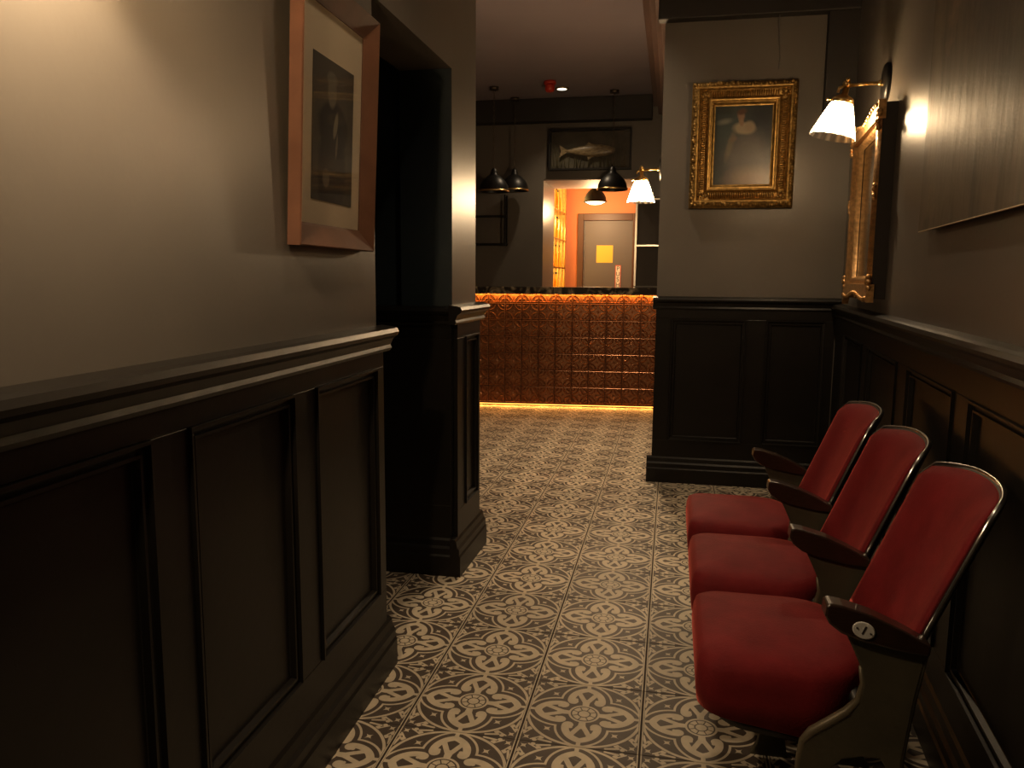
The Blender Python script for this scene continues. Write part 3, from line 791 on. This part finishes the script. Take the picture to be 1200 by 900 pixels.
for c in range(15):
    for r_ in range(7):
        if r_ < 6:
            if full is None: full = bar_tile(-TB / 2, TB / 2).build('tile', M['copper'], bar); o = full
            else: o = full.copy(); COL.objects.link(o)
        else:
            if half is None: half = bar_tile(-TB / 2, 0.0).build('tile', M['copper'], bar); o = half
            else: o = half.copy(); COL.objects.link(o)
        o.location = ((c + 0.5) * TB - 0.03, 0.034 + (r_ + 0.5) * TB, 0.0)
MB().box(0, BL, 0.022, 0.034, -0.012, 0.010).build('base_trim', M['copper_dark'], bar)
MB().box(0, BL, 1.0966, 1.0979, 0.010, 0.016).build('upper_led_strip', M['led'], bar)
MB().box(0, BL, 0.012, 0.020, -0.02, -0.004).build('lower_led_strip', M['led'], bar)
def area(name, mw, sx, sy, e, col):
    L = bpy.data.lights.new(name, 'AREA'); L.shape = 'RECTANGLE'; L.size = sx; L.size_y = sy; L.energy = e; L.color = col
    o = bpy.data.objects.new(name, L); COL.objects.link(o); o.matrix_world = mw; return o
# LED tapes: one under the marble lip washing down, one under the tiles washing the floor
area('upper_led_light', mwB @ Matrix.Translation((BL / 2, 1.0965, 0.030)) @ Matrix.Rotation(-PI / 2 + 0.45, 4, 'X'), BL, 0.006, LED_TOP, LED)
area('lower_led_light', mwB @ Matrix.Translation((BL / 2, 0.021, 0.006)) @ Matrix.Rotation(-PI / 2 - 0.75, 4, 'X'), BL, 0.006, LED_BASE, LED)

# ------------------------------------------------------------------ pendants over the bar
def pendant(name, loc, label, lit=False, top=CEIL, r=0.165):
    t = empty(name, loc); x, y, z = loc
    tag(t, label, 'pendant lamp', 'dome pendant lamps over and behind the bar')
    prof = [(r, 0.0), (r - 0.004, 0.018), (r * 0.93, 0.06), (r * 0.76, 0.11), (r * 0.48, 0.155), (r * 0.26, 0.175), (r * 0.22, 0.20), (0.03, 0.225), (0.012, 0.245)]
    MB().lathe(prof, 32, close=False).build('dome', M['black'], t)
    MB().lathe([(r - 0.001, -0.006), (r + 0.003, 0.0), (r + 0.002, 0.012), (r - 0.002, 0.012)], 32, close=False).build('rim', M['brass'] if not lit else M['black'], t)
    H = top - z
    mb = MB(); n = int((H - 0.26) / 0.045)
    for k in range(n):
        zz = 0.25 + 0.045 * k
        pts = [(0.009 * math.cos(a), 0.0, zz + 0.024 + 0.026 * math.sin(a)) if k % 2 else (0.0, 0.009 * math.cos(a), zz + 0.024 + 0.026 * math.sin(a)) for a in [PI * 2 * q / 8 for q in range(9)]]
        mb.tube(pts, 0.0028, 5, cap=False)
    mb.build('chain', M['bronze'], t)
    MB().lathe([(0.05, H - 0.03), (0.045, H - 0.012), (0.05, H)], 20).build('ceiling_rose', M['bronze'], t)
    if lit:
        MB().lathe([(r * 0.92, 0.012), (r * 0.9, 0.004), (r * 0.5, -0.028), (0.004, -0.036)], 24).build('diffuser', M['bulb_soft'], t)
        L = bpy.data.lights.new('pendant_light', 'POINT'); L.energy = P_CORR; L.color = (1.0, 0.62, 0.30); L.shadow_soft_size = 0.08
        lo = bpy.data.objects.new('pendant_light', L); COL.objects.link(lo); lo.parent = t; lo.location = (0, 0, -0.12)
    else:
        MB().lathe([(0.02, 0.14), (0.034, 0.09), (0.036, 0.07), (0.02, 0.04), (0.002, 0.034)], 12).build('bulb', M['white_plate'], t)
    return t
pendant('pendant_lamp', (-0.676, 8.8, 2.21), 'unlit dark dome pendant hanging in front of the lit opening')
pendant('pendant_lamp', (-1.92, 8.45, 2.17), 'unlit dark dome pendant with brass rim, left over the bar')
pendant('pendant_lamp', (-1.80, 8.98, 2.235), 'unlit dark dome pendant partly hidden behind the left brass rimmed one')
pendant('pendant_lamp', (-1.035, 10.6, 2.25), 'glowing dome pendant in the orange corridor', lit=True, top=2.62, r=0.15)

# ------------------------------------------------------------------ fish case above the opening
t = empty('fish_case', mw=wallframe((-1.43, BY, 2.47), (0, -1, 0)))
tag(t, 'glazed display case with a mounted fish above the lit opening', 'display case')
Wd, Hd = 0.93, 0.45
MB().box(0, Wd, 0, Hd, 0.0, 0.008).build('back_board', mat('murky_case_backing', (0.075, 0.066, 0.042), 0.8, vary=0.4, scale=6), t)
MB().sweep_rect(0, Wd, 0, Hd, [(0, 0.0), (0, 0.10), (0.018, 0.10), (0.018, 0.008)]).build('case_frame', M['black'], t)
fp = MB(); n = 14
def fish_r(u): return 0.075 * math.sin(PI * min(1, u * 1.02 + 0.02)) ** 0.75 * (1 - 0.55 * u) + 0.012
ring = []
L0 = 0.56
vs = []; fs = []
for i in range(n + 1):
    u = i / n; r = fish_r(u)
    for k in range(12):
        a = 2 * PI * k / 12; vs.append((Wd * 0.80 - u * L0, Hd * 0.47 + r * math.sin(a) * (1.0), 0.05 + 0.40 * r * math.cos(a)))
for i in range(n):
    for k in range(12): fs.append((i * 12 + k, i * 12 + (k + 1) % 12, (i + 1) * 12 + (k + 1) % 12, (i + 1) * 12 + k))
fs.append(tuple(range(12))); fs.append(tuple(n * 12 + k for k in range(12)))
fishb = fp.add(vs, fs, True).build('fish', M['fish'], t)
xt = Wd * 0.80 - L0; yc = Hd * 0.47
MB().prism([(xt + 0.02, yc + 0.012), (xt - 0.07, yc + 0.07), (xt - 0.05, yc), (xt - 0.07, yc - 0.07), (xt + 0.02, yc - 0.012)], 0.046, 0.054).build('tail', M['fish'], fishb)
MB().prism([(xt + 0.36, yc + 0.055), (xt + 0.26, yc + 0.095), (xt + 0.22, yc + 0.045)], 0.047, 0.053).prism([(xt + 0.33, yc - 0.06), (xt + 0.26, yc - 0.10), (xt + 0.25, yc - 0.05)], 0.047, 0.053).build('fin', M['fish'], fishb)
rd = MB(); rr = random.Random(5)
for i in range(40):
    x = rr.uniform(0.05, Wd - 0.05); h = rr.uniform(0.06, 0.3); b_ = rr.uniform(-0.05, 0.05)
    rd.tube([(x, 0.02, 0.02), (x + b_ * 0.4, h * 0.6, 0.022), (x + b_, h, 0.02)], [0.004, 0.003, 0.001], 4)
ro = rd.build('reeds', M['reed'], t); ro['kind'] = 'stuff'
MB().box(0.019, Wd - 0.019, 0.019, Hd - 0.019, 0.094, 0.096).build('glass', M['pane'], t)

# ------------------------------------------------------------------ shelf frames on the far wall
def shelf(label, x0, x1, z0, z1, levels, m, board_m, dep=0.14, back=False):
    t = empty('wall_shelf', mw=wallframe((x0, BY, z0), (0, -1, 0)))
    tag(t, label, 'shelf')
    W_, H_ = x1 - x0, z1 - z0
    if back: MB().box(0.0, W_, 0, H_, 0.0, 0.006).build('back_board', M['dark_board'], t)
    for x in (0.008, W_ - 0.008): 
        for z in (0.016, dep): MB().box(x - 0.008, x + 0.008, 0, H_, z - 0.008, z + 0.008).build('upright', m, t)
    for lv in levels: MB().box(0.0, W_, lv - z0 - 0.008, lv - z0 + 0.008, 0.0, dep + 0.01).build('shelf_board', board_m, t)
    return t
shelf('metal rod shelf frame on dark wall right of the lit opening', OR + 0.0, -0.13, 1.17, 2.17, [1.62, 2.13], M['steel_rod'], M['steel_rod'], back=True)
shelf('dark wall shelf below the left pendants behind the bar', -2.75, -1.92, 1.62, 2.2, [1.64, 1.96], M['black'], M['black'])

# ------------------------------------------------------------------ lit bottle shelves in the back corridor
t = empty('bottle_rack', mw=wallframe((-1.85, 10.12, 0), (1, 0, 0)))
tag(t, 'backlit bottle shelving against the left corridor wall', 'shelving')
RL = 1.25
MB().box(0, RL, 0.9, 2.6, 0.0, 0.03).build('backlight_panel', M['shelf_glow'], t)
for x in (0.0, RL - 0.02): MB().box(x, x + 0.02, 0.0, 2.6, 0.03, 0.33).build('side_panel', M['gold'], t)
lv = [1.02, 1.40, 1.78, 2.16]
for z in lv: MB().box(0.02, RL - 0.02, z - 0.02, z, 0.03, 0.33).build('shelf_board', M['gold'], t)
for k in range(4): MB().tube([(0.32 * k + 0.15, 0.9, 0.335), (0.32 * k + 0.15, 2.6, 0.335)], 0.007, 6).build('brass_rod', M['brass'], t)
b0 = None
rr = random.Random(11)
NTH = ['first', 'second', 'third', 'fourth', 'fifth']; WH = ['bottom', 'second lowest', 'second highest', 'top']
for li, z in enumerate(lv):
    for k in range(5):
        if b0 is None:
            b0 = empty('bottle'); MB().lathe([(0.038, 0.0), (0.040, 0.01), (0.040, 0.17), (0.030, 0.20), (0.015, 0.225), (0.015, 0.285), (0.017, 0.29)], 16).build('body', M['bottle'], b0)
            MB().lathe([(0.0175, 0.285), (0.0175, 0.31)], 12).build('stopper', M['black'], b0); b = b0
            tag(b0, 'amber lit bottle on the backlit corridor shelving', 'bottle', 'bottles on the backlit corridor shelving')
        else: b = copy_tree(b0)
        b['label'] = 'amber lit bottle, %s from the opening on the %s shelf of the backlit rack' % (NTH[k], WH[li])
        b.location = (-1.85 + 0.22 + rr.uniform(-0.03, 0.05), 10.12 + 0.14 + 0.23 * k, z + 0.0015)

# ------------------------------------------------------------------ door at the corridor end
d = empty('door_1', mw=wallframe((-1.36, 11.5, 0), (0, -1, 0))); d['kind'] = 'structure'
DW, DH = 0.86, 2.17
fr = MB().box(0, 0.085, 0, DH, 0.0, 0.06).box(DW - 0.075, DW, 0, DH, 0.0, 0.06).box(0.085, DW - 0.075, DH - 0.10, DH, 0.0, 0.06)
fr.build('door_frame', M['door_frame'], d, bevel=0.006)
MB().box(0.088, DW - 0.078, 0.005, DH - 0.103, 0.0, 0.035).build('door_leaf', M['door'], d)
MB().box(0.094, 0.102, 0.4, DH - 0.16, 0.035, 0.045).build('edge_strip', M['chrome'], d)
MB().box(0.275, 0.51, 1.475, 1.72, 0.035, 0.037).build('notice', M['yellow_paper'], d)['label'] = 'square yellow paper notice'
sg = MB().box(0.55, 0.63, 1.10, 1.44, 0.035, 0.040).build('push_sign', M['sign_red'], d); sg['label'] = 'red bordered vertical PUSH sign'
MB().box(0.560, 0.620, 1.112, 1.428, 0.040, 0.0405).build('sign_face', M['sign_white'], sg)
for i, ch in enumerate('PUSH'):
    me = text_mesh(ch, 0.085); me.materials.append(M['sign_dark'])
    o = link('letter', me, sg); o.location = (0.59, 1.39 - i * 0.077, 0.0412)

# ------------------------------------------------------------------ ceiling fittings
t = empty('fire_alarm', (-1.30, 8.3, CEIL))
tag(t, 'round red alarm sounder on the bar room ceiling', 'alarm')
MB().lathe([(0.062, 0.0), (0.062, -0.03), (0.058, -0.032)], 24).build('base', M['red_plastic'], t)
MB().lathe([(0.046, -0.032), (0.05, -0.05), (0.05, -0.085), (0.036, -0.105), (0.01, -0.11)], 24).build('horn', M['red_plastic'], t)
def downlight(x, y, label, e, r=0.072, size=1.9):
    t = empty('downlight', (x, y, CEIL)); tag(t, label, 'ceiling light', 'small round ceiling downlights')
    MB().lathe([(r, 0.0), (r, -0.008), (r * 0.75, -0.010)], 24).build('bezel', M['brass'], t)
    MB().lathe([(r * 0.72, -0.006), (r * 0.72, -0.0105)], 24).build('lens', M['downlight'], t)
    L = bpy.data.lights.new('downlight_light', 'SPOT'); L.energy = e; L.color = (1.0, 0.76, 0.50); L.spot_size = size; L.spot_blend = 0.8; L.shadow_soft_size = 0.045
    o = bpy.data.objects.new('downlight_light', L); COL.objects.link(o); o.parent = t; o.location = (0, 0, -0.03)
downlight(-1.22, 8.62, 'small round downlight in the bar room ceiling beside the red alarm', P_DOWN[0])
downlight(-0.42, 4.35, 'added out-of-view fill downlight in the ceiling between the two facing piers', P_DOWN[1], size=1.7)  # added fill light above the view, brightens the floor before the bar room
downlight(-0.20, 1.95, 'added out-of-view fill downlight in the corridor ceiling over the theatre seats', P_DOWN[2], size=1.7)  # added unseen fill for the near floor and seat tops
